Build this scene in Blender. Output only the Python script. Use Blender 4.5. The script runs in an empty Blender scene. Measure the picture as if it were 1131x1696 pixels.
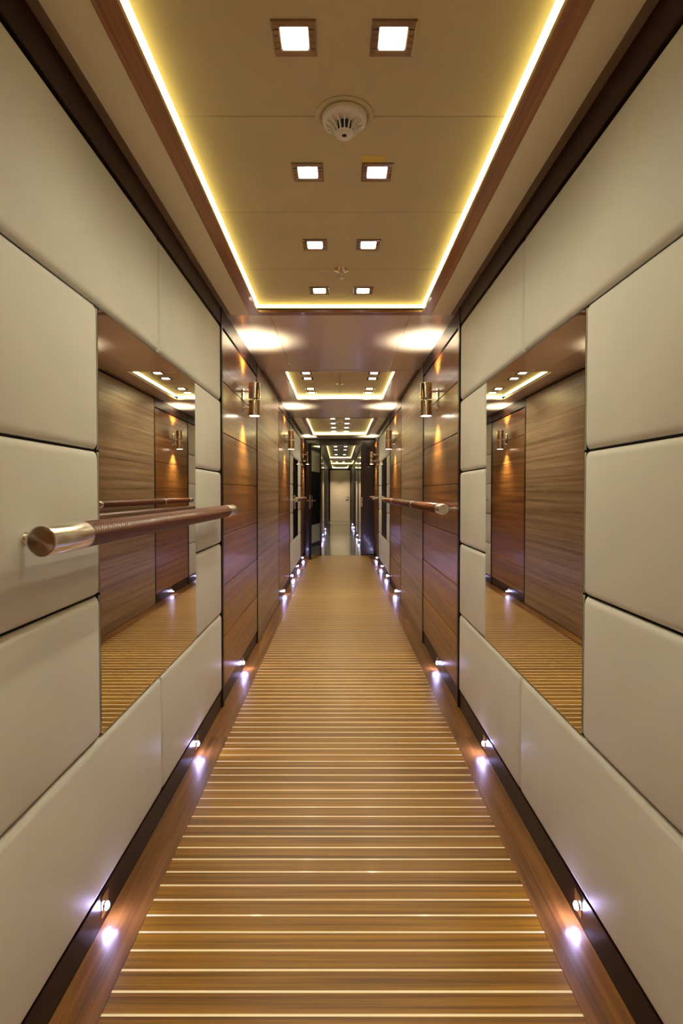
import bpy, bmesh, math, random
from mathutils import Vector, Matrix
random.seed(7)
R = math.radians
scene = bpy.context.scene
COL = scene.collection

# ------------------------------------------------------------------ camera, world, exposure
EYE = 1.183            # eye height above the teak floor
W = 0.65               # half width of the corridor
FPX = 905.0            # focal length in pixels of the 1131 x 1696 frame
PITCH = R(1.3)
cam_d = bpy.data.cameras.new('camera')
cam = bpy.data.objects.new('camera', cam_d)
COL.objects.link(cam)
scene.camera = cam
cam_d.sensor_fit = 'AUTO'
cam_d.sensor_width = 36.0
cam_d.lens = FPX / 1696 * 36.0
cam_d.clip_start = 0.02
cam_d.clip_end = 100
cam.location = (-0.006, 0.0, EYE)
cam.rotation_euler = (R(90) - PITCH, 0, 0)
cam_d.shift_x = 3.5 / 1696
cam_d.shift_y = -(32.0 - FPX * math.tan(PITCH)) / 1696

world = bpy.data.worlds.new('world')
scene.world = world
world.use_nodes = True
world.node_tree.nodes['Background'].inputs[0].default_value = (0.9, 0.85, 0.8, 1)
world.node_tree.nodes['Background'].inputs[1].default_value = 0.02

vs = scene.view_settings
vs.view_transform = 'Standard'
vs.look = 'None'
vs.gamma = 1.0
vs.use_curve_mapping = False
vs.exposure = 0.40
scene.cycles.max_bounces = 9
scene.cycles.diffuse_bounces = 5
scene.cycles.glossy_bounces = 6
scene.cycles.transmission_bounces = 2

WARM = (1.0, 0.905, 0.70)
STRIP = (1.0, 0.89, 0.42)
BLUE = (0.52, 0.46, 1.0)
DOWN_W = 9.0
SCONCE_W = 34.0
LED_W = 0.09
STRIP_E = 5.5

# ------------------------------------------------------------------ materials
def new_mat(name):
    m = bpy.data.materials.new(name)
    m.use_nodes = True
    nt = m.node_tree
    return m, nt, nt.nodes['Principled BSDF']

def plain(name, col, rough=0.5, metal=0.0, coat=0.0, bump=0.0, bscale=60.0, aniso=0.0, var=0.0):
    m, nt, p = new_mat(name)
    p.inputs['Base Color'].default_value = (*col, 1)
    p.inputs['Roughness'].default_value = rough
    p.inputs['Metallic'].default_value = metal
    p.inputs['Coat Weight'].default_value = coat
    p.inputs['Coat Roughness'].default_value = 0.08
    if aniso:
        p.inputs['Anisotropic'].default_value = aniso
    if bump or var:
        tc = nt.nodes.new('ShaderNodeTexCoord')
        n = nt.nodes.new('ShaderNodeTexNoise')
        n.inputs['Scale'].default_value = bscale
        n.inputs['Detail'].default_value = 4
        nt.links.new(tc.outputs['Object'], n.inputs['Vector'])
    if bump:
        b = nt.nodes.new('ShaderNodeBump')
        b.inputs['Strength'].default_value = bump
        b.inputs['Distance'].default_value = 0.001
        nt.links.new(n.outputs['Fac'], b.inputs['Height'])
        nt.links.new(b.outputs['Normal'], p.inputs['Normal'])
    if var:
        n2 = nt.nodes.new('ShaderNodeTexNoise')
        n2.inputs['Scale'].default_value = 3.0
        nt.links.new(tc.outputs['Object'], n2.inputs['Vector'])
        r = nt.nodes.new('ShaderNodeValToRGB')
        r.color_ramp.elements[0].position = 0.3
        r.color_ramp.elements[1].position = 0.7
        r.color_ramp.elements[0].color = (*[c * (1 - var) for c in col], 1)
        r.color_ramp.elements[1].color = (*[min(1, c * (1 + var)) for c in col], 1)
        nt.links.new(n2.outputs['Fac'], r.inputs['Fac'])
        nt.links.new(r.outputs['Color'], p.inputs['Base Color'])
    return m

def wood(name, dark, light, grain, rough=0.3, coat=0.0, coat_rough=0.06, across=22.0, vary=0.25, fine=160.0, spec=0.5, dist=0.6, along=0.9):
    """straight grained wood, grain = axis index along which the fibres run"""
    m, nt, p = new_mat(name)
    tc = nt.nodes.new('ShaderNodeTexCoord')
    oi = nt.nodes.new('ShaderNodeObjectInfo')
    off = nt.nodes.new('ShaderNodeVectorMath'); off.operation = 'MULTIPLY_ADD'
    cmb = nt.nodes.new('ShaderNodeCombineXYZ')
    for i in range(3):
        nt.links.new(oi.outputs['Random'], cmb.inputs[i])
    off.inputs[1].default_value = (13.7, 31.1, 57.3)
    nt.links.new(cmb.outputs[0], off.inputs[0])
    nt.links.new(tc.outputs['Object'], off.inputs[2])
    def noise(sc_along, sc_across, detail, dist):
        mp = nt.nodes.new('ShaderNodeMapping')
        s = [sc_across] * 3
        s[grain] = sc_along
        mp.inputs['Scale'].default_value = s
        nt.links.new(off.outputs[0], mp.inputs['Vector'])
        n = nt.nodes.new('ShaderNodeTexNoise')
        n.inputs['Scale'].default_value = 1.0
        n.inputs['Detail'].default_value = detail
        n.inputs['Distortion'].default_value = dist
        nt.links.new(mp.outputs[0], n.inputs['Vector'])
        return n
    n1 = noise(along, across, 5, dist)
    n2 = noise(4.0, fine, 3, 0.0)
    mx = nt.nodes.new('ShaderNodeMath'); mx.operation = 'MULTIPLY_ADD'
    mx.inputs[1].default_value = 0.3
    nt.links.new(n2.outputs['Fac'], mx.inputs[0])
    mm = nt.nodes.new('ShaderNodeMath'); mm.operation = 'MULTIPLY'
    mm.inputs[1].default_value = 0.7
    nt.links.new(n1.outputs['Fac'], mm.inputs[0])
    nt.links.new(mm.outputs[0], mx.inputs[2])
    r = nt.nodes.new('ShaderNodeValToRGB')
    e = r.color_ramp.elements
    e[0].position = 0.34; e[0].color = (*dark, 1)
    e[1].position = 0.66; e[1].color = (*light, 1)
    nt.links.new(mx.outputs[0], r.inputs['Fac'])
    hsv = nt.nodes.new('ShaderNodeHueSaturation')
    mr = nt.nodes.new('ShaderNodeMapRange')
    mr.inputs['To Min'].default_value = 1 - vary
    mr.inputs['To Max'].default_value = 1 + vary
    nt.links.new(oi.outputs['Random'], mr.inputs['Value'])
    nt.links.new(mr.outputs[0], hsv.inputs['Value'])
    nt.links.new(r.outputs['Color'], hsv.inputs['Color'])
    nt.links.new(hsv.outputs['Color'], p.inputs['Base Color'])
    p.inputs['Roughness'].default_value = rough
    p.inputs['Specular IOR Level'].default_value = spec
    p.inputs['Coat Weight'].default_value = coat
    p.inputs['Coat Roughness'].default_value = coat_rough
    return m

def emit(name, col, strength):
    m, nt, p = new_mat(name)
    p.inputs['Base Color'].default_value = (*col, 1)
    p.inputs['Emission Color'].default_value = (*col, 1)
    p.inputs['Emission Strength'].default_value = strength
    return m

M = {}
M['leather'] = plain('cream_leather', (0.63, 0.62, 0.535), 0.5, bump=0.12, bscale=240, var=0.03)
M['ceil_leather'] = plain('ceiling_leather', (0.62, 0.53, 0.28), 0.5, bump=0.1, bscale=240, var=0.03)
M['soffit_leather'] = plain('soffit_leather', (0.88, 0.81, 0.55), 0.5, bump=0.1, bscale=240)
M['seam'] = plain('dark_seam', (0.02, 0.014, 0.01), 0.6)
M['wenge'] = wood('wenge', (0.012, 0.004, 0.0025), (0.028, 0.009, 0.005), 1, 0.34, 0.0, vary=0.05, spec=0.2)
M['bulkhead'] = plain('dark_lacquer', (0.013, 0.007, 0.007), 0.22, coat=0.4)
M['walnut'] = wood('gloss_walnut', (0.10, 0.032, 0.005), (0.34, 0.135, 0.027), 1, 0.285, 0.15, 0.14, across=34, vary=0.08, dist=0.2, along=0.5)
M['plainwood'] = wood('satin_walnut', (0.16, 0.092, 0.042), (0.42, 0.29, 0.165), 1, 0.34, 0.0, across=30, vary=0.03, dist=0.15, along=0.4)
M['teak'] = wood('teak_plank', (0.105, 0.042, 0.003), (0.37, 0.178, 0.012), 0, 0.335, 0.0, 0.12, across=75, vary=0.13, fine=300, spec=0.45, dist=0.3)
M['margin'] = wood('teak_margin', (0.075, 0.028, 0.006), (0.27, 0.115, 0.024), 1, 0.3, 0.3, 0.12, across=26, vary=0.05)
M['bounce_top'] = plain('pale_bounce_top', (0.78, 0.74, 0.62), 0.6)  # unseen frame board tops, made pale to bounce strip light onto the ceiling
M['holly'] = plain('pale_inlay', (0.92, 0.78, 0.50), 0.35, coat=0.3)
M['frame_teak'] = wood('frame_teak', (0.20, 0.062, 0.011), (0.46, 0.175, 0.038), 1, 0.35, 0.2, across=40, vary=0.05)
M['frame_teak_x'] = wood('frame_teak_cross', (0.15, 0.05, 0.012), (0.33, 0.13, 0.035), 0, 0.35, 0.2, across=40, vary=0.05)
M['lacquer'] = plain('taupe_lacquer', (0.72, 0.61, 0.49), 0.26, metal=0.3, coat=0.15)
M['gap_trim'] = plain('bronze_trim', (0.24, 0.16, 0.085), 0.5)
M['mirror'] = plain('mirror_glass', (0.82, 0.81, 0.77), 0.0, metal=1.0)
M['steel'] = plain('brushed_steel', (0.80, 0.77, 0.72), 0.24, metal=1.0, aniso=0.5)
def steel_disc():
    m, nt, p = new_mat('turned_steel')
    p.inputs['Base Color'].default_value = (0.62, 0.52, 0.43, 1)
    p.inputs['Metallic'].default_value = 1.0
    p.inputs['Roughness'].default_value = 0.3
    p.inputs['Anisotropic'].default_value = 0.9
    t = nt.nodes.new('ShaderNodeTangent')
    t.direction_type = 'RADIAL'; t.axis = 'Y'
    nt.links.new(t.outputs[0], p.inputs['Tangent'])
    return m
M['disc'] = steel_disc()
M['chrome'] = plain('polished_nickel', (0.84, 0.79, 0.71), 0.09, metal=1.0)
M['rail_leather'] = plain('braided_leather', (0.14, 0.040, 0.012), 0.34, coat=0.2)
M['white_plastic'] = plain('ivory_plastic', (0.86, 0.80, 0.66), 0.4)
M['black'] = plain('black_void', (0.008, 0.007, 0.006), 0.6)
M['ochre'] = plain('patch_yellow', (0.80, 0.55, 0.12), 0.5)
M['dl_frame'] = plain('smoked_glass_bezel', (0.26, 0.17, 0.11), 0.16, metal=0.6, coat=0.6)
M['lens'] = emit('downlight_lens', (1.0, 0.93, 0.82), 14.0)
M['strip'] = emit('cove_diffuser', STRIP, STRIP_E)
M['sconce_lens'] = emit('sconce_lens', (1.0, 0.9, 0.75), 18.0)
M['led'] = emit('floor_led', (0.56, 0.51, 1.0), 270.0)
M['glossblack'] = plain('black_gloss', (0.006, 0.007, 0.006), 0.04, coat=1.0)
M['leaf_olive'] = plain('pale_olive', (0.30, 0.31, 0.22), 0.12, coat=0.5)
M['tile'] = plain('grey_tile', (0.27, 0.25, 0.215), 0.14, coat=0.3, var=0.06)
M['cream_paint'] = plain('cream_paint', (0.80, 0.63, 0.42), 0.45)
M['passage_dark'] = plain('matt_dark_panel', (0.016, 0.012, 0.012), 0.5)
M['taupe'] = plain('taupe_pilaster', (0.34, 0.22, 0.16), 0.45)
M['crystal'] = plain('cut_crystal', (0.75, 0.72, 0.66), 0.12, metal=0.9, bump=1.0, bscale=60)

# ------------------------------------------------------------------ helpers
WPOS = {}
def link(o, parent=None):
    COL.objects.link(o)
    WPOS[o] = o.location.copy()
    if parent is not None:
        o.parent = parent
        o.location = WPOS[o] - WPOS[parent]
    return o

def tag(o, label=None, cat=None, group=None, kind=None):
    if label: o['label'] = label
    if cat: o['category'] = cat
    if group: o['group'] = group
    if kind: o['kind'] = kind
    return o

def thing(name, loc, label, cat, group=None, kind=None):
    o = bpy.data.objects.new(name, None)
    o.empty_display_size = 0.05
    o.location = loc
    link(o)
    return tag(o, label, cat, group, kind)

def from_bm(name, bm, mat, loc=(0, 0, 0), parent=None, smooth=False, angle=None):
    me = bpy.data.meshes.new(name)
    bm.normal_update()
    bm.to_mesh(me); bm.free()
    me.materials.append(mat)
    if smooth:
        for p in me.polygons: p.use_smooth = True
    if angle is not None:
        me.set_sharp_from_angle(angle=angle)
    o = bpy.data.objects.new(name, me)
    o.location = loc
    return link(o, parent)

CACHE = {}
def box(name, a, b, mat, parent=None, bevel=0.0, seg=1):
    """axis aligned block between corners a and b, origin in its middle; equal blocks share one mesh"""
    a = Vector(a); b = Vector(b)
    d = b - a
    key = (name, round(d.x, 5), round(d.y, 5), round(d.z, 5), mat.name, bevel)
    me = CACHE.get(key)
    if me is None:
        bm = bmesh.new()
        bmesh.ops.create_cube(bm, size=1.0)
        for v in bm.verts:
            v.co = Vector((v.co.x * d.x, v.co.y * d.y, v.co.z * d.z))
        if bevel:
            bmesh.ops.bevel(bm, geom=bm.edges[:], offset=bevel, segments=seg, affect='EDGES', profile=0.5)
        me = bpy.data.meshes.new(name)
        bm.to_mesh(me); bm.free()
        me.materials.append(mat)
        CACHE[key] = me
    o = bpy.data.objects.new(name, me)
    o.location = (a + b) / 2
    return link(o, parent)

def sbox(name, s, xin, xout, y0, y1, z0, z1, mat, parent=None, bevel=0.0, seg=1):
    """block on the wall of side s (-1 left, +1 right); xin / xout are distances from the corridor axis"""
    xa, xb = sorted((s * xin, s * xout))
    return box(name, (xa, y0, z0), (xb, y1, z1), mat, parent, bevel, seg)

def lathe(bm, prof, axis='Z', n=32, cap=True, at=(0, 0, 0)):
    """revolve (radius, height) pairs"""
    at = Vector(at)
    rings = []
    for r, h in prof:
        ring = []
        for k in range(n):
            t = 2 * math.pi * k / n
            c, s_ = r * math.cos(t), r * math.sin(t)
            if axis == 'Z': co = (c, s_, h)
            elif axis == 'Y': co = (c, h, s_)
            else: co = (h, c, s_)
            ring.append(bm.verts.new(at + Vector(co)))
        rings.append(ring)
    for i in range(len(rings) - 1):
        for k in range(n):
            bm.faces.new((rings[i][k], rings[i][(k + 1) % n], rings[i + 1][(k + 1) % n], rings[i + 1][k]))
    if cap:
        bm.faces.new(rings[0]); bm.faces.new(rings[-1])
    bmesh.ops.recalc_face_normals(bm, faces=bm.faces[:])
    return bm

def pillow(name, s, y0, y1, z0, z1, mat, parent, gap=0.003, depth=0.016, rad=0.02, face=None):
    """padded leather panel with rounded edges on wall side s, front face at |x| = face"""
    face = W if face is None else face
    y0 += gap; y1 -= gap; z0 += gap; z1 -= gap
    cy, cz = (y0 + y1) / 2, (z0 + z1) / 2
    key = ('pillow', s, round(y1 - y0, 4), round(z1 - z0, 4))
    me = CACHE.get(key)
    if me is None:
        ds = [0.0, 0.0008, 0.003, 0.0065, 0.011, rad]
        hs = [depth * math.sqrt(max(0, 1 - (1 - d / rad) ** 2)) for d in ds]
        def axis(h):
            pts = [(-h + d, t) for d, t in zip(ds, hs)] + [(h - d, t) for d, t in zip(ds[::-1], hs[::-1])]
            return pts
        ya = axis((y1 - y0) / 2); za = axis((z1 - z0) / 2)
        bm = bmesh.new()
        g = [[bm.verts.new((-s * (hy * hz / depth), yy, zz)) for zz, hz in za] for yy, hy in ya]
        for i in range(len(ya) - 1):
            for j in range(len(za) - 1):
                bm.faces.new((g[i][j], g[i + 1][j], g[i + 1][j + 1], g[i][j + 1]))
        # back
        bm.faces.new([g[0][j] for j in range(len(za))] + [g[i][-1] for i in range(1, len(ya))]
                     + [g[-1][j] for j in range(len(za) - 2, -1, -1)] + [g[i][0] for i in range(len(ya) - 2, 0, -1)])
        bmesh.ops.recalc_face_normals(bm, faces=bm.faces[:])
        me = bpy.data.meshes.new(name)
        bm.to_mesh(me); bm.free()
        for p in me.polygons: p.use_smooth = len(p.vertices) == 4
        me.materials.append(mat)
        CACHE[key] = me
    o = bpy.data.objects.new(name, me)
    o.location = (s * (face + depth), cy, cz)
    return link(o, parent)

def lamp(name, kind, loc, parent, power, col, radius=0.02, rot=None, size=None, blend=1.0):
    l = bpy.data.lights.new(name, kind)
    l.energy = power
    l.color = col
    l.shadow_soft_size = radius
    if kind == 'SPOT':
        l.spot_size = size
        l.spot_blend = blend
    o = bpy.data.objects.new(name, l)
    o.location = loc
    if rot: o.rotation_euler = rot
    return link(o, parent)

# ------------------------------------------------------------------ layout along the corridor (y from the camera)
Y0, Y1 = -1.0, 10.3
SECT = [('plain', -1.0, -0.36), ('wood', -0.36, 0.958), ('cream', 0.958, 2.986), ('wood', 2.986, 4.30), ('plain', 4.30, 5.77),
        ('wood', 5.77, 7.08), ('cream', 7.08, 9.11), ('wood', 9.11, 10.3)]
SOF = 2.193            # underside of the soffit
RAISED = 2.240         # underside of the raised ceiling panels
TOP = 2.092            # top of the wall panels

# ------------------------------------------------------------------ floor: teak planks with pale inlays
floor = box('floor', (-0.72, Y0, -0.06), (0.72, Y1, -0.012), M['seam'])
tag(floor, 'teak corridor floor of cross planks with pale inlay lines and margin boards', 'floor', kind='structure')
PITCHY = 0.0585
INL = 0.0064
nst = int((Y1 - 0.0 - 0.4) / PITCHY)
y = 1.2109 - PITCHY * 18
k = 0
while y + PITCHY < Y1 - 0.004:
    box('inlay_strip', (-0.546, y - INL / 2, -0.0115), (0.546, y + INL / 2, 0.0), M['holly'], floor)
    box('floor_plank', (-0.5455, y + INL / 2 + 0.0002, -0.0115), (0.5455, y + PITCHY - INL / 2 - 0.0002, 0.0), M['teak'], floor)
    y += PITCHY
box('floor_plank', (-0.546, Y0, -0.0115), (0.546, 1.2109 - PITCHY * 18 - INL / 2, 0.0), M['teak'], floor)
for s in (-1, 1):
    ys = [Y0, 0.5, 2.62, 5.1, 7.6, Y1]
    for a, b in zip(ys[:-1], ys[1:]):
        sbox('margin_board', s, 0.5465, 0.6545, a + 0.0003, b - 0.0003, -0.0115, 0.0, M['margin'], floor)

# ------------------------------------------------------------------ walls
SIDE = {-1: 'left', 1: 'right'}
wall_lab = {-1: 'corridor wall of cream padded panels and walnut, handrail across its first mirror',
            1: 'corridor wall of cream padded panels and walnut, handrail across its plain walnut'}
walls = {}
MIR = {}
ROWS = [0.517, 0.906, 1.296, 1.685]
for s in (-1, 1):
    wl = sbox('wall_' + SIDE[s], s, 0.672, 0.74, Y0, Y1, 0.0, SOF + 0.1, M['seam'])
    tag(wl, wall_lab[s], 'wall', kind='structure')
    walls[s] = wl
    for kind, a, b in SECT:
        if kind == 'cream':
            mc = (a + b) / 2
            m0, m1 = mc - 0.499, mc + 0.499
            for u, v in ((a, mc), (mc, b)):
                pillow('leather_panel', s, u, v, ROWS[-1], TOP, M['leather'], wl, gap=0.0022)
                pillow('leather_panel', s, u, v, 0.094, ROWS[0], M['leather'], wl, gap=0.0022)
            for r in range(3):
                pillow('leather_panel', s, a, m0, ROWS[r], ROWS[r + 1], M['leather'], wl)
                pillow('leather_panel', s, m1, b, ROWS[r], ROWS[r + 1], M['leather'], wl)
            MIR[(s, round(a, 2))] = (m0, m1)
        elif kind == 'wood':
            st = 0.036
            sbox('dark_stile', s, 0.646, 0.672, a + 0.001, a + st, 0.0, SOF - 0.001, M['wenge'], wl, 0.0015)
            sbox('dark_stile', s, 0.646, 0.672, b - st, b - 0.001, 0.0, SOF - 0.001, M['wenge'], wl, 0.0015)
            z0, z1 = 0.096, 2.083
            h = (z1 - z0) / 7
            for i in range(7):
                sbox('walnut_panel', s, 0.650, 0.672, a + st + 0.0015, b - st - 0.0015, z0 + i * h + 0.0024, z0 + (i + 1) * h - 0.0024,
                     M['walnut'], wl, 0.0018)
        else:
            sbox('plain_panel', s, 0.647, 0.672, a + 0.003, b - 0.003, 0.004, SOF - 0.02, M['plainwood'], wl, 0.0012)
# dark baseboards and cornice bands
runs = [(-0.324, 0.922), (0.96, 2.984), (3.022, 4.264), (5.806, 7.044), (7.082, 9.108), (9.146, 10.264)]
for s in (-1, 1):
    bb = thing('baseboard_' + SIDE[s], (s * 0.66, 0, 0),
               'dark wenge baseboard with small lights along wall of ' + ('the mirror handrail' if s < 0 else 'the plain walnut handrail'), 'baseboard', kind='structure')
    tr = thing('trim_%d' % (1 if s < 0 else 2), (s * 0.66, 0, TOP),
               'dark wenge cornice band above the wall of ' + ('the mirror handrail' if s < 0 else 'the plain walnut handrail'), 'trim', kind='structure')
    for a, b in runs:
        sbox('baseboard_piece', s, 0.655, 0.671, a, b, 0.0005, 0.090, M['wenge'], bb, 0.0015)
        sbox('cornice_piece', s, 0.649, 0.671, a, b, TOP + 0.004, SOF - 0.001, M['wenge'], tr, 0.0015)

# unseen end wall behind the camera, added to enclose and bounce light
tag(box('wall_bounce', (-0.74, Y0 - 0.06, 0), (0.74, Y0, SOF + 0.1), M['leather']), 'unseen cream wall added behind the camera to bounce light', 'wall', kind='structure')

# ------------------------------------------------------------------ ceiling
ceiling = box('ceiling', (-0.74, Y0, RAISED + 0.022), (0.74, Y1, RAISED + 0.07), M['seam'])
tag(ceiling, 'corridor ceiling of soffit panels around three lit leather recesses', 'ceiling', kind='structure')
COVES = [(0.86, 3.075, 'leather'), (4.58, 5.96, 'lacquer'), (7.45, 9.65, 'leather')]
FI, FO = 0.461, 0.516     # inner and outer edge of the wooden frame round a recess
ST = 0.014
def soffit(x0, x1, y0, y1, mat):
    box('soffit_panel', (x0 + 0.0012, y0 + 0.0012, SOF), (x1 - 0.0012, y1 - 0.0012, SOF + ST), mat, ceiling)
def soffit_zone(y0, y1):
    for x0, x1 in ((-0.66, -0.40), (-0.40, 0.40), (0.40, 0.66)):
        soffit(x0, x1, y0, y1, M['lacquer'])
def frame_bar(pts, mat):
    bm = bmesh.new()
    c = Vector((sum(p[0] for p in pts) / 4, sum(p[1] for p in pts) / 4, SOF + 0.004))
    lo = [bm.verts.new(Vector((p[0], p[1], SOF - 0.003)) - c) for p in pts]
    hi = [bm.verts.new(Vector((p[0], p[1], SOF + 0.011)) - c) for p in pts]
    bm.faces.new(lo); top = bm.faces.new(hi[::-1]); top.material_index = 1
    for i in range(4):
        bm.faces.new((lo[i], lo[(i + 1) % 4], hi[(i + 1) % 4], hi[i]))
    bmesh.ops.recalc_face_normals(bm, faces=bm.faces[:])
    o = from_bm('frame_board', bm, mat, c, ceiling)
    o.data.materials.append(M['bounce_top'])
strip_lab = ['glowing cove light strip round the recess with smoke detector and handrail mirror beneath',
             'glowing cove light strip round the short recess with sprinkler and outer light pairs',
             'glowing cove light strip round the recess next to the dark doorway']
prev = Y0
for ci, (a, b, kind) in enumerate(COVES):
    oy0, oy1 = a - 0.055 + 0.0, b + 0.055
    soffit_zone(prev, oy0)
    prev = oy1
    smat = M['soffit_leather'] if kind == 'leather' else M['lacquer']
    for s in (-1, 1):
        x0, x1 = sorted((s * FO, s * 0.625))
        soffit(x0, x1, oy0, oy1, smat)
        x0, x1 = sorted((s * 0.625, s * 0.66))
        box('gap_strip', (x0, oy0 + 0.001, SOF - 0.002), (x1, oy1 - 0.001, SOF + ST), M['gap_trim'], ceiling)
    fm, fx = (M['frame_teak'], M['frame_teak_x']) if kind == 'leather' else (M['lacquer'], M['lacquer'])
    for s in (-1, 1):
        frame_bar([(s * FI, a), (s * FO, oy0), (s * FO, oy1), (s * FI, b)], fm)
    frame_bar([(-FI, a), (FI, a), (FO, oy0), (-FO, oy0)], fx)
    frame_bar([(-FI, b), (FI, b), (FO, oy1), (-FO, oy1)], fx)
    # light strip standing behind the frame's inner edge
    t = thing('cove_light_strip', (0, (a + b) / 2, SOF), strip_lab[ci], 'light strip')
    e = 0.010
    for s in (-1, 1):
        sbox('diffuser', s, 0.4625, 0.512, a - 0.085, b + 0.085, RAISED + 0.003, RAISED + 0.012, M['strip'], t)
    if ci:
        box('diffuser', (-0.459, b + 0.027, SOF + 0.012), (0.459, b + 0.034, RAISED + 0.0025), M['strip'], t)
    for yy, d in ((a, -1), (b, 1)):
        ya, yb = sorted((yy + d * 0.0275, yy + d * 0.085))
        box('diffuser', (-0.462, ya, RAISED + 0.003), (0.462, yb, RAISED + 0.012), M['strip'], t)
    # raised panels
    if ci == 1:
        ys = [a - 0.025, 5.32, b + 0.025]
        for u, v in zip(ys[:-1], ys[1:]):
            for x0, x1 in ((-0.46, 0.0), (0.0, 0.46)):
                box('ceiling_panel', (x0 + 0.0012, u + 0.0012, RAISED), (x1 - 0.0012, v - 0.0012, RAISED + 0.02), M['ceil_leather'], ceiling, 0.003, 2)
    else:
        base = 1.034 if ci == 0 else 7.57
        ys = [a - 0.025] + [base + 0.526 * i for i in range(4)] + [b + 0.025]
        for u, v in zip(ys[:-1], ys[1:]):
            box('ceiling_panel', (-0.46, u + 0.0008, RAISED), (0.46, v - 0.0008, RAISED + 0.02), M['ceil_leather'], ceiling, 0.003, 2)
soffit_zone(prev, Y1)

# ------------------------------------------------------------------ mirrors
for (s, a), (m0, m1) in MIR.items():
    near = a < 5
    lab = {(-1, True): 'large mirror in cream padded wall with a brown leather handrail across it',
           (1, True): 'large mirror in cream padded wall with no handrail',
           (-1, False): 'dark reflecting mirror crossed by short handrail near the dark doorway',
           (1, False): 'dark reflecting mirror without a rail near the dark doorway'}[(s, near)]
    t = thing('wall_mirror', (s * 0.672, (m0 + m1) / 2, ROWS[0]), lab, 'mirror')
    sbox('glass', s, 0.655, 0.664, m0 + 0.005, m1 - 0.005, ROWS[0] + 0.005, ROWS[-1] - 0.005, M['mirror'], t, 0.001)
    sbox('backing', s, 0.664, 0.672, m0 + 0.003, m1 - 0.003, ROWS[0] + 0.003, ROWS[-1] - 0.003, M['black'], t)

# ------------------------------------------------------------------ square downlights
def downlight_mesh():
    bm = bmesh.new()
    def ring(h, z): return [bm.verts.new((x * h, y * h, z)) for x, y in ((-1, -1), (1, -1), (1, 1), (-1, 1))]
    rs = [ring(0.051, 0.0), ring(0.051, -0.003), ring(0.049, -0.0045), ring(0.034, -0.0035), ring(0.0305, -0.0015), ring(0.0305, 0.0)]
    for r0, r1 in zip(rs, rs[1:] + rs[:1]):
        for i in range(4):
            bm.faces.new((r0[i], r0[(i + 1) % 4], r1[(i + 1) % 4], r1[i]))
    bmesh.ops.recalc_face_normals(bm, faces=bm.faces[:])
    me = bpy.data.meshes.new('bezel'); bm.to_mesh(me); bm.free()
    me.materials.append(M['dl_frame'])
    return me
DLM = downlight_mesh()
def downlight(x, y, lab, z=RAISED, power=DOWN_W, group=None, cone=152):
    t = thing('downlight', (x, y, z), lab, 'downlight', group)
    f = bpy.data.objects.new('bezel', DLM); f.location = (x, y, z); link(f, t)
    f['label'] = 'smoked glass bezel'
    l = box('lens', (x - 0.030, y - 0.030, z - 0.0042), (x + 0.030, y + 0.030, z - 0.0003), M['lens'], t, 0.001)
    l['label'] = 'glowing white lens'
    # four glass ribs on the two sides of the bezel
    for sx in (-1, 1):
        for k in range(4):
            yy = y - 0.027 + k * 0.018
            xa, xb = sorted((x + sx * 0.034, x + sx * 0.047))
            box('glass_rib', (xa, yy - 0.0012, z - 0.0056), (xb, yy + 0.0012, z - 0.0036), M['dl_frame'], t)
    lamp('downlight_beam', 'SPOT', (x, y, z - 0.008), t, power, WARM, 0.025, (0, 0, 0), R(cone), 1.0)
    return t
sd = {-1: 'handrail mirror side', 1: 'bare mirror side'}
rows1 = [(1.295, 'square downlight beyond smoke detector away from sprinkler, '),
         (1.826, 'square downlight beside smoke detector towards sprinkler, '),
         (2.353, 'square downlight beside sprinkler towards smoke detector, '),
         (2.881, 'square downlight between sprinkler and glowing recess end, ')]
for yy, lab in rows1:
    for s in (-1, 1):
        t = downlight(0.004 + s * 0.114, yy, lab + sd[s], group='downlights of the smoke detector recess')
        if s > 0 and 1.7 < yy < 2.0:
            box('yellow_patch', (0.065, yy - 0.090, RAISED - 0.0008), (0.140, yy - 0.053, RAISED - 0.0001), M['ochre'], t)['label'] = 'small yellow patch'  # thin yellow patch on the ceiling beside the bezel
rows2 = [(4.85, 'outer pair towards the smoke detector recess'), (5.08, 'inner pair before the sprinkler'),
         (5.58, 'inner pair behind the sprinkler'), (5.80, 'outer pair towards the dark doorway')]
for yy, lab in rows2:
    for s in (-1, 1):
        downlight(s * 0.30, yy, 'square downlight in short recess, ' + lab + ', ' + ('doorway leaf side' if s < 0 else 'walnut handrail side'),
                  power=DOWN_W * 1.1, group='downlights of the short recess')
rows3 = [(7.83, 'first row from the short recess'), (8.36, 'second row from the short recess'),
         (8.89, 'third row from the short recess'), (9.42, 'last row before the dark doorway')]
for yy, lab in rows3:
    for s in (-1, 1):
        downlight(0.004 + s * 0.105, yy, 'square downlight in doorway-end recess, ' + lab + ', ' + ('open leaf side' if s < 0 else 'strike plate side'),
                  power=DOWN_W * 0.9, group='downlights of the recess by the doorway')

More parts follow.
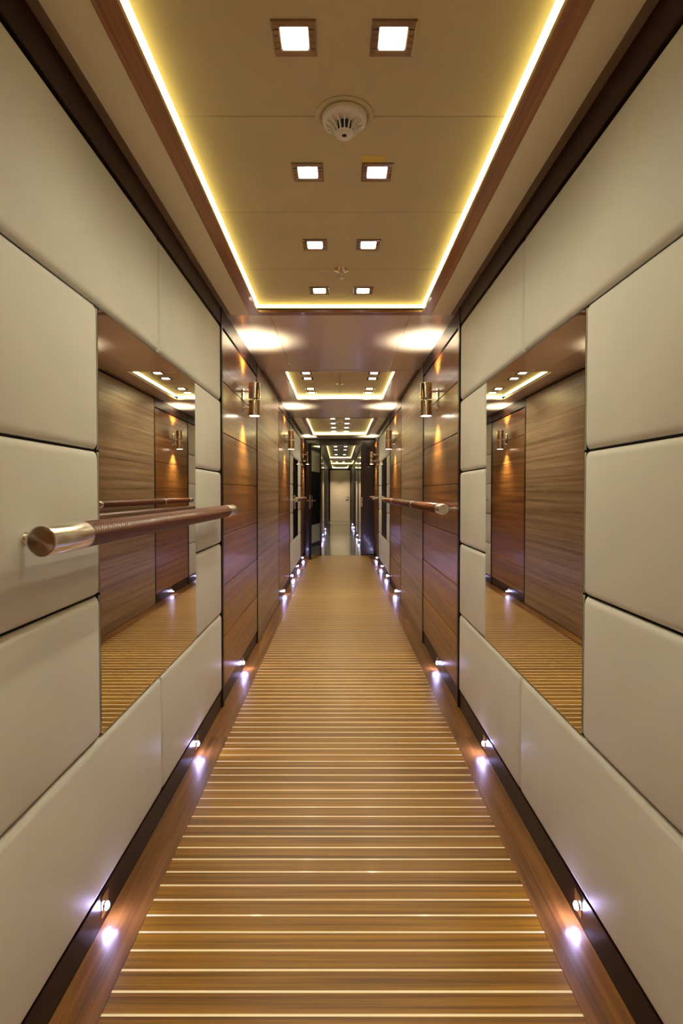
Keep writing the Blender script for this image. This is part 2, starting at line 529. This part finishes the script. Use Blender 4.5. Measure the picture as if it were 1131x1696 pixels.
# ------------------------------------------------------------------ smoke detectors and sprinklers
def smoke_detector(x, y, lab, fins=16):
    t = thing('smoke_detector', (x, y, RAISED), lab, 'smoke detector')
    bm = lathe(bmesh.new(), [(0.074, 0), (0.082, 0), (0.082, -0.003), (0.079, -0.0045), (0.070, -0.0045), (0.068, -0.002), (0.068, 0)], n=48, cap=False)
    from_bm('ceiling_ring', bm, M['ceil_leather'], (x, y, RAISED), t, True, R(35))
    bm = lathe(bmesh.new(), [(0.060, 0), (0.0625, -0.002), (0.0625, -0.013), (0.060, -0.019), (0.052, -0.024), (0.040, -0.026)], n=48)
    from_bm('housing', bm, M['white_plastic'], (x, y, RAISED), t, True, R(40))
    bm = lathe(bmesh.new(), [(0.030, -0.024), (0.026, -0.049)], n=32)
    c = from_bm('sensor_chamber', bm, M['black'], (x, y, RAISED), t, True, R(40))
    c['label'] = 'black sensor chamber behind the fins'
    bm = lathe(bmesh.new(), [(0.026, -0.046), (0.0265, -0.050), (0.022, -0.0535), (0.008, -0.054), (0.006, -0.051)], n=32)
    from_bm('nose_cap', bm, M['white_plastic'], (x, y, RAISED), t, True, R(40))
    bm = lathe(bmesh.new(), [(0.0058, -0.0505), (0.0058, -0.0545), (0.003, -0.0555)], n=16)
    from_bm('indicator', bm, M['black'], (x, y, RAISED), t, True, R(40))
    for i in range(fins):
        an = 2 * math.pi * i / fins
        bm = bmesh.new()
        prof = [(0.027, -0.0240), (0.055, -0.0215), (0.050, -0.029), (0.040, -0.036), (0.033, -0.044), (0.0285, -0.0525), (0.025, -0.0525)]
        vs_ = []
        for d in (-0.0015, 0.0015):
            vs_.append([bm.verts.new((r * math.cos(an) - d * math.sin(an), r * math.sin(an) + d * math.cos(an), z)) for r, z in prof])
        n = len(prof)
        bm.faces.new(vs_[0]); bm.faces.new(vs_[1][::-1])
        for q in range(n):
            bm.faces.new((vs_[0][q], vs_[0][(q + 1) % n], vs_[1][(q + 1) % n], vs_[1][q]))
        bmesh.ops.recalc_face_normals(bm, faces=bm.faces[:])
        from_bm('fin', bm, M['white_plastic'], (x, y, RAISED), t)
    return t
smoke_detector(0.008, 1.559, 'ivory finned smoke detector in the recess over the handrail mirror')
smoke_detector(0.005, 8.10, 'ivory finned smoke detector in the recess by the dark doorway')

def sprinkler(x, y, lab):
    t = thing('sprinkler_head', (x, y, RAISED), lab, 'sprinkler')
    from_bm('escutcheon', lathe(bmesh.new(), [(0.036, 0), (0.036, -0.002), (0.026, -0.006), (0.016, -0.008)], n=32), M['chrome'], (x, y, RAISED), t, True, R(40))
    from_bm('body', lathe(bmesh.new(), [(0.010, -0.006), (0.010, -0.018), (0.006, -0.021)], n=16), M['chrome'], (x, y, RAISED), t, True, R(40))
    for s in (-1, 1):
        bm = bmesh.new()
        for i, (px, pz) in enumerate([(0.008, -0.016), (0.013, -0.024), (0.011, -0.033), (0.003, -0.040)]):
            bmesh.ops.create_cube(bm, size=0.0045, matrix=Matrix.Translation((s * px, 0, pz)) @ Matrix.Scale(2.2, 4, (0, 0, 1)))
        from_bm('yoke_arm', bm, M['chrome'], (x, y, RAISED), t)
    from_bm('glass_bulb', lathe(bmesh.new(), [(0.001, -0.021), (0.0025, -0.024), (0.0025, -0.036), (0.001, -0.038)], n=10), M['steel'], (x, y, RAISED), t, True)
    from_bm('deflector', lathe(bmesh.new(), [(0.004, -0.040), (0.013, -0.042), (0.013, -0.0435), (0.004, -0.0445)], n=20), M['chrome'], (x, y, RAISED), t, True, R(40))
sprinkler(0.003, 2.612, 'small chrome sprinkler head between downlights of the smoke detector recess')
sprinkler(0.000, 5.32, 'small chrome sprinkler head centred in the short recess')
sprinkler(0.000, 9.15, 'small chrome sprinkler head in the recess by the dark doorway')

# ------------------------------------------------------------------ wall sconces
def tube_bm(r0, r1, z0, z1, n=36):
    """open metal tube with wall thickness"""
    return lathe(bmesh.new(), [(r1, z0), (r1 + 0.001, z0 + 0.001), (r1 + 0.001, z1 - 0.001), (r1, z1), (r0, z1), (r0, z0), (r1, z0)], n=n, cap=False)
def sconce(s, y, lab, face=0.650):
    cx, zc = s * 0.572, EYE + 0.62
    t = thing('wall_sconce', (s * face, y, zc), lab, 'wall lamp', 'twin cylinder wall lamps on the walnut panels')
    sbox('back_plate', s, face - 0.007, face, y - 0.022, y + 0.022, zc - 0.072, zc + 0.072, M['chrome'], t, 0.0015)
    for dz in (-0.056, 0.056):
        bm = lathe(bmesh.new(), [(0.0085, -0.036), (0.0085, 0.036)], axis='X', n=16)
        from_bm('arm', bm, M['steel'], (s * (face - 0.037), y, zc + dz), t, True, R(40))
    for d, nm in ((1, 'upper_cylinder'), (-1, 'lower_cylinder')):
        z0, z1 = sorted((d * 0.0075, d * 0.109))
        c = from_bm(nm, tube_bm(0.034, 0.0375, z0, z1), M['chrome'], (cx, y, zc), t, True, R(40))
        lz0, lz1 = sorted((d * 0.100, d * 0.104))
        le = from_bm('lens', lathe(bmesh.new(), [(0.0338, lz0), (0.0338, lz1)], n=28), M['sconce_lens'], (cx, y, zc), c, True, R(40))
        pz0, pz1 = sorted((d * 0.009, d * 0.012))
        from_bm('inner_plate', lathe(bmesh.new(), [(0.0338, pz0), (0.0338, pz1)], n=28), M['chrome'], (cx, y, zc), c, True, R(40))
        rot = (math.pi, 0, 0) if d > 0 else (0, 0, 0)
        lamp('sconce_beam', 'SPOT', (cx, y, zc + d * 0.112), t, SCONCE_W, WARM, 0.02, rot, R(112), 1.0)
    sbox('joint_rod', s, 0.565, 0.579, y - 0.006, y + 0.006, zc - 0.0072, zc + 0.0072, M['steel'], t)
for y, lab in ((0.30, 'twin cylinder nickel wall lamp on walnut panels before the large mirror, '), (3.655, 'twin cylinder nickel wall lamp on walnut panels beside the large mirror, '),
               (6.43, 'twin cylinder nickel wall lamp on walnut panels beyond the plain walnut, '),
               (9.80, 'twin cylinder nickel wall lamp next to the dark doorway, ')):
    for s in (-1, 1):
        sconce(s, y, lab + {(-1, 0.30): 'beside near handrail end', (1, 0.30): 'opposite near handrail end', (-1, 3.655): 'mirror handrail wall', (1, 3.655): 'above walnut handrail end', (-1, 6.43): 'no rail beneath',
                            (1, 6.43): 'above walnut handrail', (-1, 9.80): 'by open leaf', (1, 9.80): 'above short handrail'}[(s, y)])

# ------------------------------------------------------------------ handrails
RX, RZ, RR = 0.575, EYE - 0.093, 0.0295
def braid(y0, y1, pitch, per, n):
    bm = bmesh.new()
    steps = max(4, int((y1 - y0) / pitch * per))
    rings = []
    for i in range(steps + 1):
        y = (y1 - y0) * i / steps - (y1 - y0) / 2
        ring = []
        for k in range(n):
            t = 2 * math.pi * k / n
            tri = abs(((t / math.pi * 3) % 2) - 1)             # zigzag round the rail
            ph = y / pitch + 2.0 * tri
            r = RR - 0.0045 * abs(math.cos(math.pi * ph)) ** 4
            ring.append(bm.verts.new((r * math.cos(t), y, r * math.sin(t))))
        rings.append(ring)
    for i in range(steps):
        for k in range(n):
            bm.faces.new((rings[i][k], rings[i][(k + 1) % n], rings[i + 1][(k + 1) % n], rings[i + 1][k]))
    bm.faces.new(rings[0][::-1]); bm.faces.new(rings[-1])
    bmesh.ops.recalc_face_normals(bm, faces=bm.faces[:])
    return bm
def handrail(s, y0, y1, lab, posts, collars=(), cap=0.165, pitch=0.013, per=8, n=48, face=0.650):
    x = s * RX
    t = thing('handrail', (s * face, (y0 + y1) / 2, RZ), lab, 'handrail')
    cuts = [y0 + cap] + [c for c in collars] + [y1 - cap]
    segs = []
    for i in range(len(cuts) - 1):
        a = cuts[i] + (0.03 if i else 0.0)
        b = cuts[i + 1] - (0.03 if i < len(cuts) - 2 else 0.0)
        segs.append((a, b))
    for a, b in segs:
        o = from_bm('leather_wrap', braid(a, b, pitch, per, n), M['rail_leather'], (x, (a + b) / 2, RZ), t, True)
        o['label'] = 'brown braided leather wrap'
    for c in collars:
        bm = lathe(bmesh.new(), [(RR - 0.002, -0.0299), (RR + 0.0008, -0.0299), (RR + 0.0015, -0.028), (RR + 0.0015, 0.028), (RR + 0.0008, 0.0299), (RR - 0.002, 0.0299)], axis='Y', n=40)
        from_bm('collar', bm, M['steel'], (x, c, RZ), t, True, R(30))['label'] = 'brushed steel collar'
    for yy, d in ((y0, 1), (y1, -1)):
        prof = [(RR - 0.0035, 0.0), (RR - 0.0005, 0.001), (RR + 0.0012, 0.004), (RR + 0.0012, cap - 0.004), (RR + 0.0002, cap - 0.0002)]
        bm = lathe(bmesh.new(), [(r, d * h) for r, h in prof], axis='Y', n=48)
        o = from_bm('end_cap', bm, M['steel'], (x, yy, RZ), t, True, R(30))
        o['label'] = 'brushed steel end cap'
        d0, d1 = sorted((-d * 0.0008, d * 0.0004))
        from_bm('end_disc', lathe(bmesh.new(), [(RR - 0.0036, d0), (RR - 0.0036, d1)], axis='Y', n=48), M['disc'], (x, yy, RZ), t, True, R(30))
    for p in posts:
        bm = lathe(bmesh.new(), [(0.0085, -s * 0.0), (0.0085, s * (face - RX - 0.020))], axis='X', n=16)
        from_bm('bracket_rod', bm, M['steel'], (s * (RX + 0.020), p, RZ), t, True, R(40))
        bm = lathe(bmesh.new(), [(0.013, -s * 0.004), (0.013, 0)], axis='X', n=20)
        from_bm('bracket_rose', bm, M['steel'], (s * face, p, RZ), t, True, R(40))
handrail(-1, 1.040, 2.890, 'brown braided leather handrail with steel ends in front of the large mirror', [1.115, 2.815])
handrail(1, 3.040, 6.940, 'long brown leather handrail with steel collars along the walnut panels', [3.12, 4.26, 5.86, 6.86], [4.262, 5.86], 0.13, 0.008, 4, 28)
handrail(-1, 7.14, 9.05, 'brown leather handrail across the dark reflecting mirror near the doorway', [7.22, 8.97], [], 0.13, 0.012, 4, 24)
handrail(1, 9.17, 10.15, 'short brown leather handrail on walnut next to the dark doorway', [9.25, 10.07], [], 0.13, 0.012, 4, 24)

# ------------------------------------------------------------------ small floor lights in the baseboards
led_rows = [(1.485, 'below mirror edge away from walnut'), (2.460, 'below mirror edge towards walnut'), (3.64, 'under walnut panels beside large mirror'),
            (6.33, 'under walnut panels beyond plain walnut'), (7.50, 'below dark mirror edge towards plain walnut'),
            (8.47, 'below dark mirror edge towards doorway'), (9.57, 'under walnut next to dark doorway')]
def floor_light(s, y, lab, face=0.655, zc=0.042, power=LED_W):
    t = thing('floor_light', (s * face, y, zc), lab, 'floor light', 'blue-white baseboard lights')
    sbox('plate', s, face - 0.002, face, y - 0.021, y + 0.021, zc - 0.022, zc + 0.036, M['chrome'], t, 0.001)
    bm = lathe(bmesh.new(), [(0.0125, 0.0), (0.0125, -s * 0.002), (0.0115, -s * 0.0035)], axis='X', n=20)
    b = from_bm('lamp_barrel', bm, M['chrome'], (s * (face - 0.002), y, zc), t, True, R(40))
    bm = lathe(bmesh.new(), [(0.0106, 0.0), (0.0106, -s * 0.003), (0.0065, -s * 0.0065)], axis='X', n=20)
    from_bm('lens', bm, M['led'], (s * (face - 0.0052), y, zc), t, True)['label'] = 'blue-white glowing lens'
    lamp('floor_beam', 'POINT', (s * (face - 0.028), y, zc - 0.006), t, power, BLUE, 0.006)
for y, lab in led_rows:
    for s in (-1, 1):
        floor_light(s, y, 'blue-white baseboard light ' + lab + ', ' + ('mirror handrail wall' if s < 0 else 'walnut handrail wall'))

# ------------------------------------------------------------------ dark bulkhead with doorway
PX0, PX1, PZ = -0.345, 0.398, 2.075
BK = 0.10
bk = thing('wall_bulkhead', (0, Y1, 0), 'dark lacquered bulkhead with a doorway closing off the teak corridor', 'wall', kind='structure')
box('bulkhead_side', (-0.74, Y1, 0), (PX0, Y1 + BK, SOF + 0.1), M['bulkhead'], bk)
box('bulkhead_side', (PX1, Y1, 0), (0.74, Y1 + BK, SOF + 0.1), M['bulkhead'], bk)
box('bulkhead_head', (PX0, Y1, PZ), (PX1, Y1 + BK, SOF + 0.1), M['bulkhead'], bk)
sbox('strike_plate', 1, PX1 + 0.006, PX1 + 0.03, Y1 - 0.004, Y1 - 0.0005, 0.92, 1.10, M['steel'], bk, 0.001)['label'] = 'steel strike plate'
sbox('plinth', 1, PX1, 0.648, Y1 - 0.008, Y1, 0.001, 0.03, M['wenge'], bk, 0.002)

# open leaf, hinged on the doorway's side nearer the open mirror wall
ang = R(101)
dl = thing('door_1', (PX0 - 0.02, Y1 - 0.02, 0), 'glossy black door leaf standing open into the teak corridor', 'door', kind='structure')
DW, DT = 0.715, 0.042
def door_local(name, a, b, mat, bevel=0.0):
    o = box(name, a, b, mat, None, bevel)
    o.parent = dl
    return o
door_local('door_leaf', (0, -DT, 0.008), (DW, 0, 2.06), M['glossblack'], 0.002)
for zz in ((0.29, 0.61), (1.56, 1.93)):  # pale olive panels low and high on the leaf
    o = door_local('olive_panel', (0.05, 0, zz[0]), (DW - 0.05, 0.0025, zz[1]), M['leaf_olive'], 0.001)
    o['label'] = 'pale olive panel'
for sgn in (0, 1):
    yb = 0.001 if sgn else -DT - 0.001
    d = 1 if sgn else -1
    o = door_local('handle_plate', (DW - 0.085, min(yb, yb + d * 0.004), 0.93), (DW - 0.045, max(yb, yb + d * 0.004), 1.13), M['steel'], 0.001)
    bm = bmesh.new()
    lathe(bm, [(0.009, 0.004), (0.009, 0.045)], axis='Y', n=14)
    m4 = Matrix.Translation((-0.05, 0.045, 0))
    b2 = bmesh.ops.create_cube(bm, size=1.0, matrix=m4 @ Matrix.Diagonal((0.125, 0.014, 0.016, 1)))
    b3 = bmesh.ops.create_cube(bm, size=1.0, matrix=Matrix.Translation((-0.112, 0.036, 0.004)) @ Matrix.Diagonal((0.014, 0.03, 0.014, 1)))
    if d < 0:
        bmesh.ops.scale(bm, vec=(1, -1, 1), verts=bm.verts[:])
        bmesh.ops.reverse_faces(bm, faces=bm.faces[:])
    o = from_bm('lever_handle', bm, M['chrome'], (DW - 0.065, yb, 1.04))
    o.parent = dl
o = door_local('lock_plate', (DW, -DT + 0.010, 0.90), (DW + 0.002, -0.010, 1.14), M['steel'])
dl.rotation_euler = (0, 0, -ang)

# ------------------------------------------------------------------ passage beyond the doorway
QX0, QX1, QY0, QY1, QS = -0.45, 0.47, Y1 + BK, 22.3, 2.16
fp = box('floor_passage', (QX0 - 0.05, Y1, -0.06), (QX1 + 0.05, QY1, -0.012), M['black'])
tag(fp, 'glossy grey tile floor of the passage beyond the doorway', 'floor', kind='structure')
box('threshold', (PX0 + 0.001, Y1 + 0.001, -0.0115), (PX1 - 0.001, QY0 - 0.001, 0.0), M['tile'], fp)
y = QY0
while y < QY1 - 0.01:
    b = min(y + 0.9, QY1)
    box('floor_tile', (QX0, y + 0.002, -0.0115), (QX1, b - 0.002, 0.0), M['tile'], fp, 0.0015)
    y = b
for s, x, nm in ((-1, QX0, 'wall_passage_left'), (1, QX1, 'wall_passage_right')):
    xa, xb = sorted((x, x + s * 0.08))
    w_ = box(nm, (xa, QY0, 0), (xb, QY1, 2.4), M['passage_dark'])
    tag(w_, 'dark gloss passage wall with pale pilasters, ' + ('on the open leaf side' if s < 0 else 'on the strike plate side'), 'wall', kind='structure')
    xi = x - s * 0.012
    a_, b_ = sorted((x, xi))
    ys = [13.2, 15.6, 18.4] if s > 0 else [16.6, 19.6]
    for yy in ys:
        box('pilaster', (a_, yy, 0.10), (b_, yy + 0.24, 1.44), M['taupe'], w_, 0.002)
        box('crystal_panel', (a_, yy, 1.47), (b_, yy + 0.24, 2.05), M['crystal'], w_, 0.002)
        box('pilaster_cap', (min(x, x - s * 0.03), yy - 0.01, 1.44), (max(x, x - s * 0.03), yy + 0.25, 1.47), M['chrome'], w_)
    for yy, yz in ((10.9, 12.9), (14.0, 15.3)):
        box('gloss_panel', (a_, yy, 0.10), (b_, yz, 2.05), M['glossblack'], w_, 0.002)
cp = box('ceiling_passage', (QX0 - 0.05, QY0, QS + 0.055), (QX1 + 0.05, QY1, QS + 0.1), M['seam'])
tag(cp, 'passage ceiling with lit recesses beyond the doorway', 'ceiling', kind='structure')
def pass_cove(x0, x1, y0, y1, lab):
    t = thing('cove_light_strip', ((x0 + x1) / 2, (y0 + y1) / 2, QS), lab, 'light strip')
    for xx, d in ((x0, -1), (x1, 1)):
        xa, xb = sorted((xx + d * 0.004, xx + d * 0.012))
        box('diffuser', (xa, y0, QS + 0.008), (xb, y1, QS + 0.034), M['strip'], t)
    for yy, d in ((y0, -1), (y1, 1)):
        ya, yb = sorted((yy + d * 0.004, yy + d * 0.012))
        box('diffuser', (x0, ya, QS + 0.008), (x1, yb, QS + 0.034), M['strip'], t)
pcs = [(-0.275, 0.325, 11.2, 15.6), (-0.275, 0.44, 16.6, 18.7), (-0.275, 0.325, 19.6, 22.0)]
py = QY0
for i, (x0, x1, y0, y1) in enumerate(pcs):
    box('soffit_panel', (QX0, py, QS), (QX1, y0, QS + 0.014), M['lacquer'], cp)
    box('soffit_panel', (QX0, y0, QS), (x0, y1, QS + 0.014), M['lacquer'], cp)
    box('soffit_panel', (x1, y0, QS), (QX1, y1, QS + 0.014), M['lacquer'], cp)
    box('ceiling_panel', (x0 - 0.02, y0 - 0.02, QS + 0.036), (x1 + 0.02, y1 + 0.02, QS + 0.054), M['ceil_leather'], cp)
    pass_cove(x0, x1, y0, y1, ['glowing cove light strip in passage just beyond the doorway', 'glowing wide cove light strip halfway along the passage',
                               'glowing cove light strip in passage before the cream end door'][i])
    py = y1
box('soffit_panel', (QX0, py, QS), (QX1, QY1, QS + 0.014), M['lacquer'], cp)
QR = QS + 0.036
pl = [(12.0, 'first row beyond the doorway'), (12.95, 'second row beyond the doorway'), (14.6, 'third row beyond the doorway'), (18.0, 'in the wide recess'), (21.85, 'before the cream end door')]
for yy, lab in pl:
    for s in (-1, 1):
        downlight(0.02 + s * (0.11 if yy < 20 else 0.235), yy, 'square passage downlight ' + lab + ', ' + ('open leaf side' if s < 0 else 'strike plate side'), z=QR,
                  power=DOWN_W * (2.6 if yy < 20 else 8.0), cone=140 if yy < 20 else 84, group='downlights of the passage')
for s, x, ys in ((-1, -0.45, (13.2, 14.6, 16.9)), (1, 0.47, (12.9, 14.4, 17.6, 19.4))):
    for i, yy in enumerate(ys):
        floor_light(s, yy, 'blue-white low wall light in passage, %s from doorway, %s' % (['first', 'second', 'third', 'fourth'][i], 'open leaf side' if s < 0 else 'strike plate side'),
                    face=abs(x), zc=0.06)
we = box('wall_end', (QX0 - 0.1, QY1, 0), (QX1 + 0.1, QY1 + 0.08, 2.4), M['bulkhead'])
tag(we, 'dark wall closing the far end of the passage', 'wall', kind='structure')
de = thing('door_2', (0.02, QY1, 0), 'cream door with lever handle at the far end of the passage', 'door', kind='structure')
box('door_leaf', (-0.38, QY1 - 0.03, 0.006), (0.43, QY1 - 0.0005, 2.09), M['cream_paint'], de, 0.003)
box('handle_rose', (0.325, QY1 - 0.036, 0.98), (0.365, QY1 - 0.0302, 1.02), M['chrome'], de, 0.002)
box('lever_handle', (0.235, QY1 - 0.075, 0.992), (0.352, QY1 - 0.062, 1.008), M['chrome'], de, 0.003)
box('handle_neck', (0.338, QY1 - 0.062, 0.993), (0.352, QY1 - 0.036, 1.007), M['chrome'], de)
for x0, x1 in ((-0.415, -0.383), (0.433, 0.465)):
    box('door_jamb', (x0, QY1 - 0.035, 0.0), (x1, QY1 - 0.0005, 2.12), M['wenge'], de, 0.002)
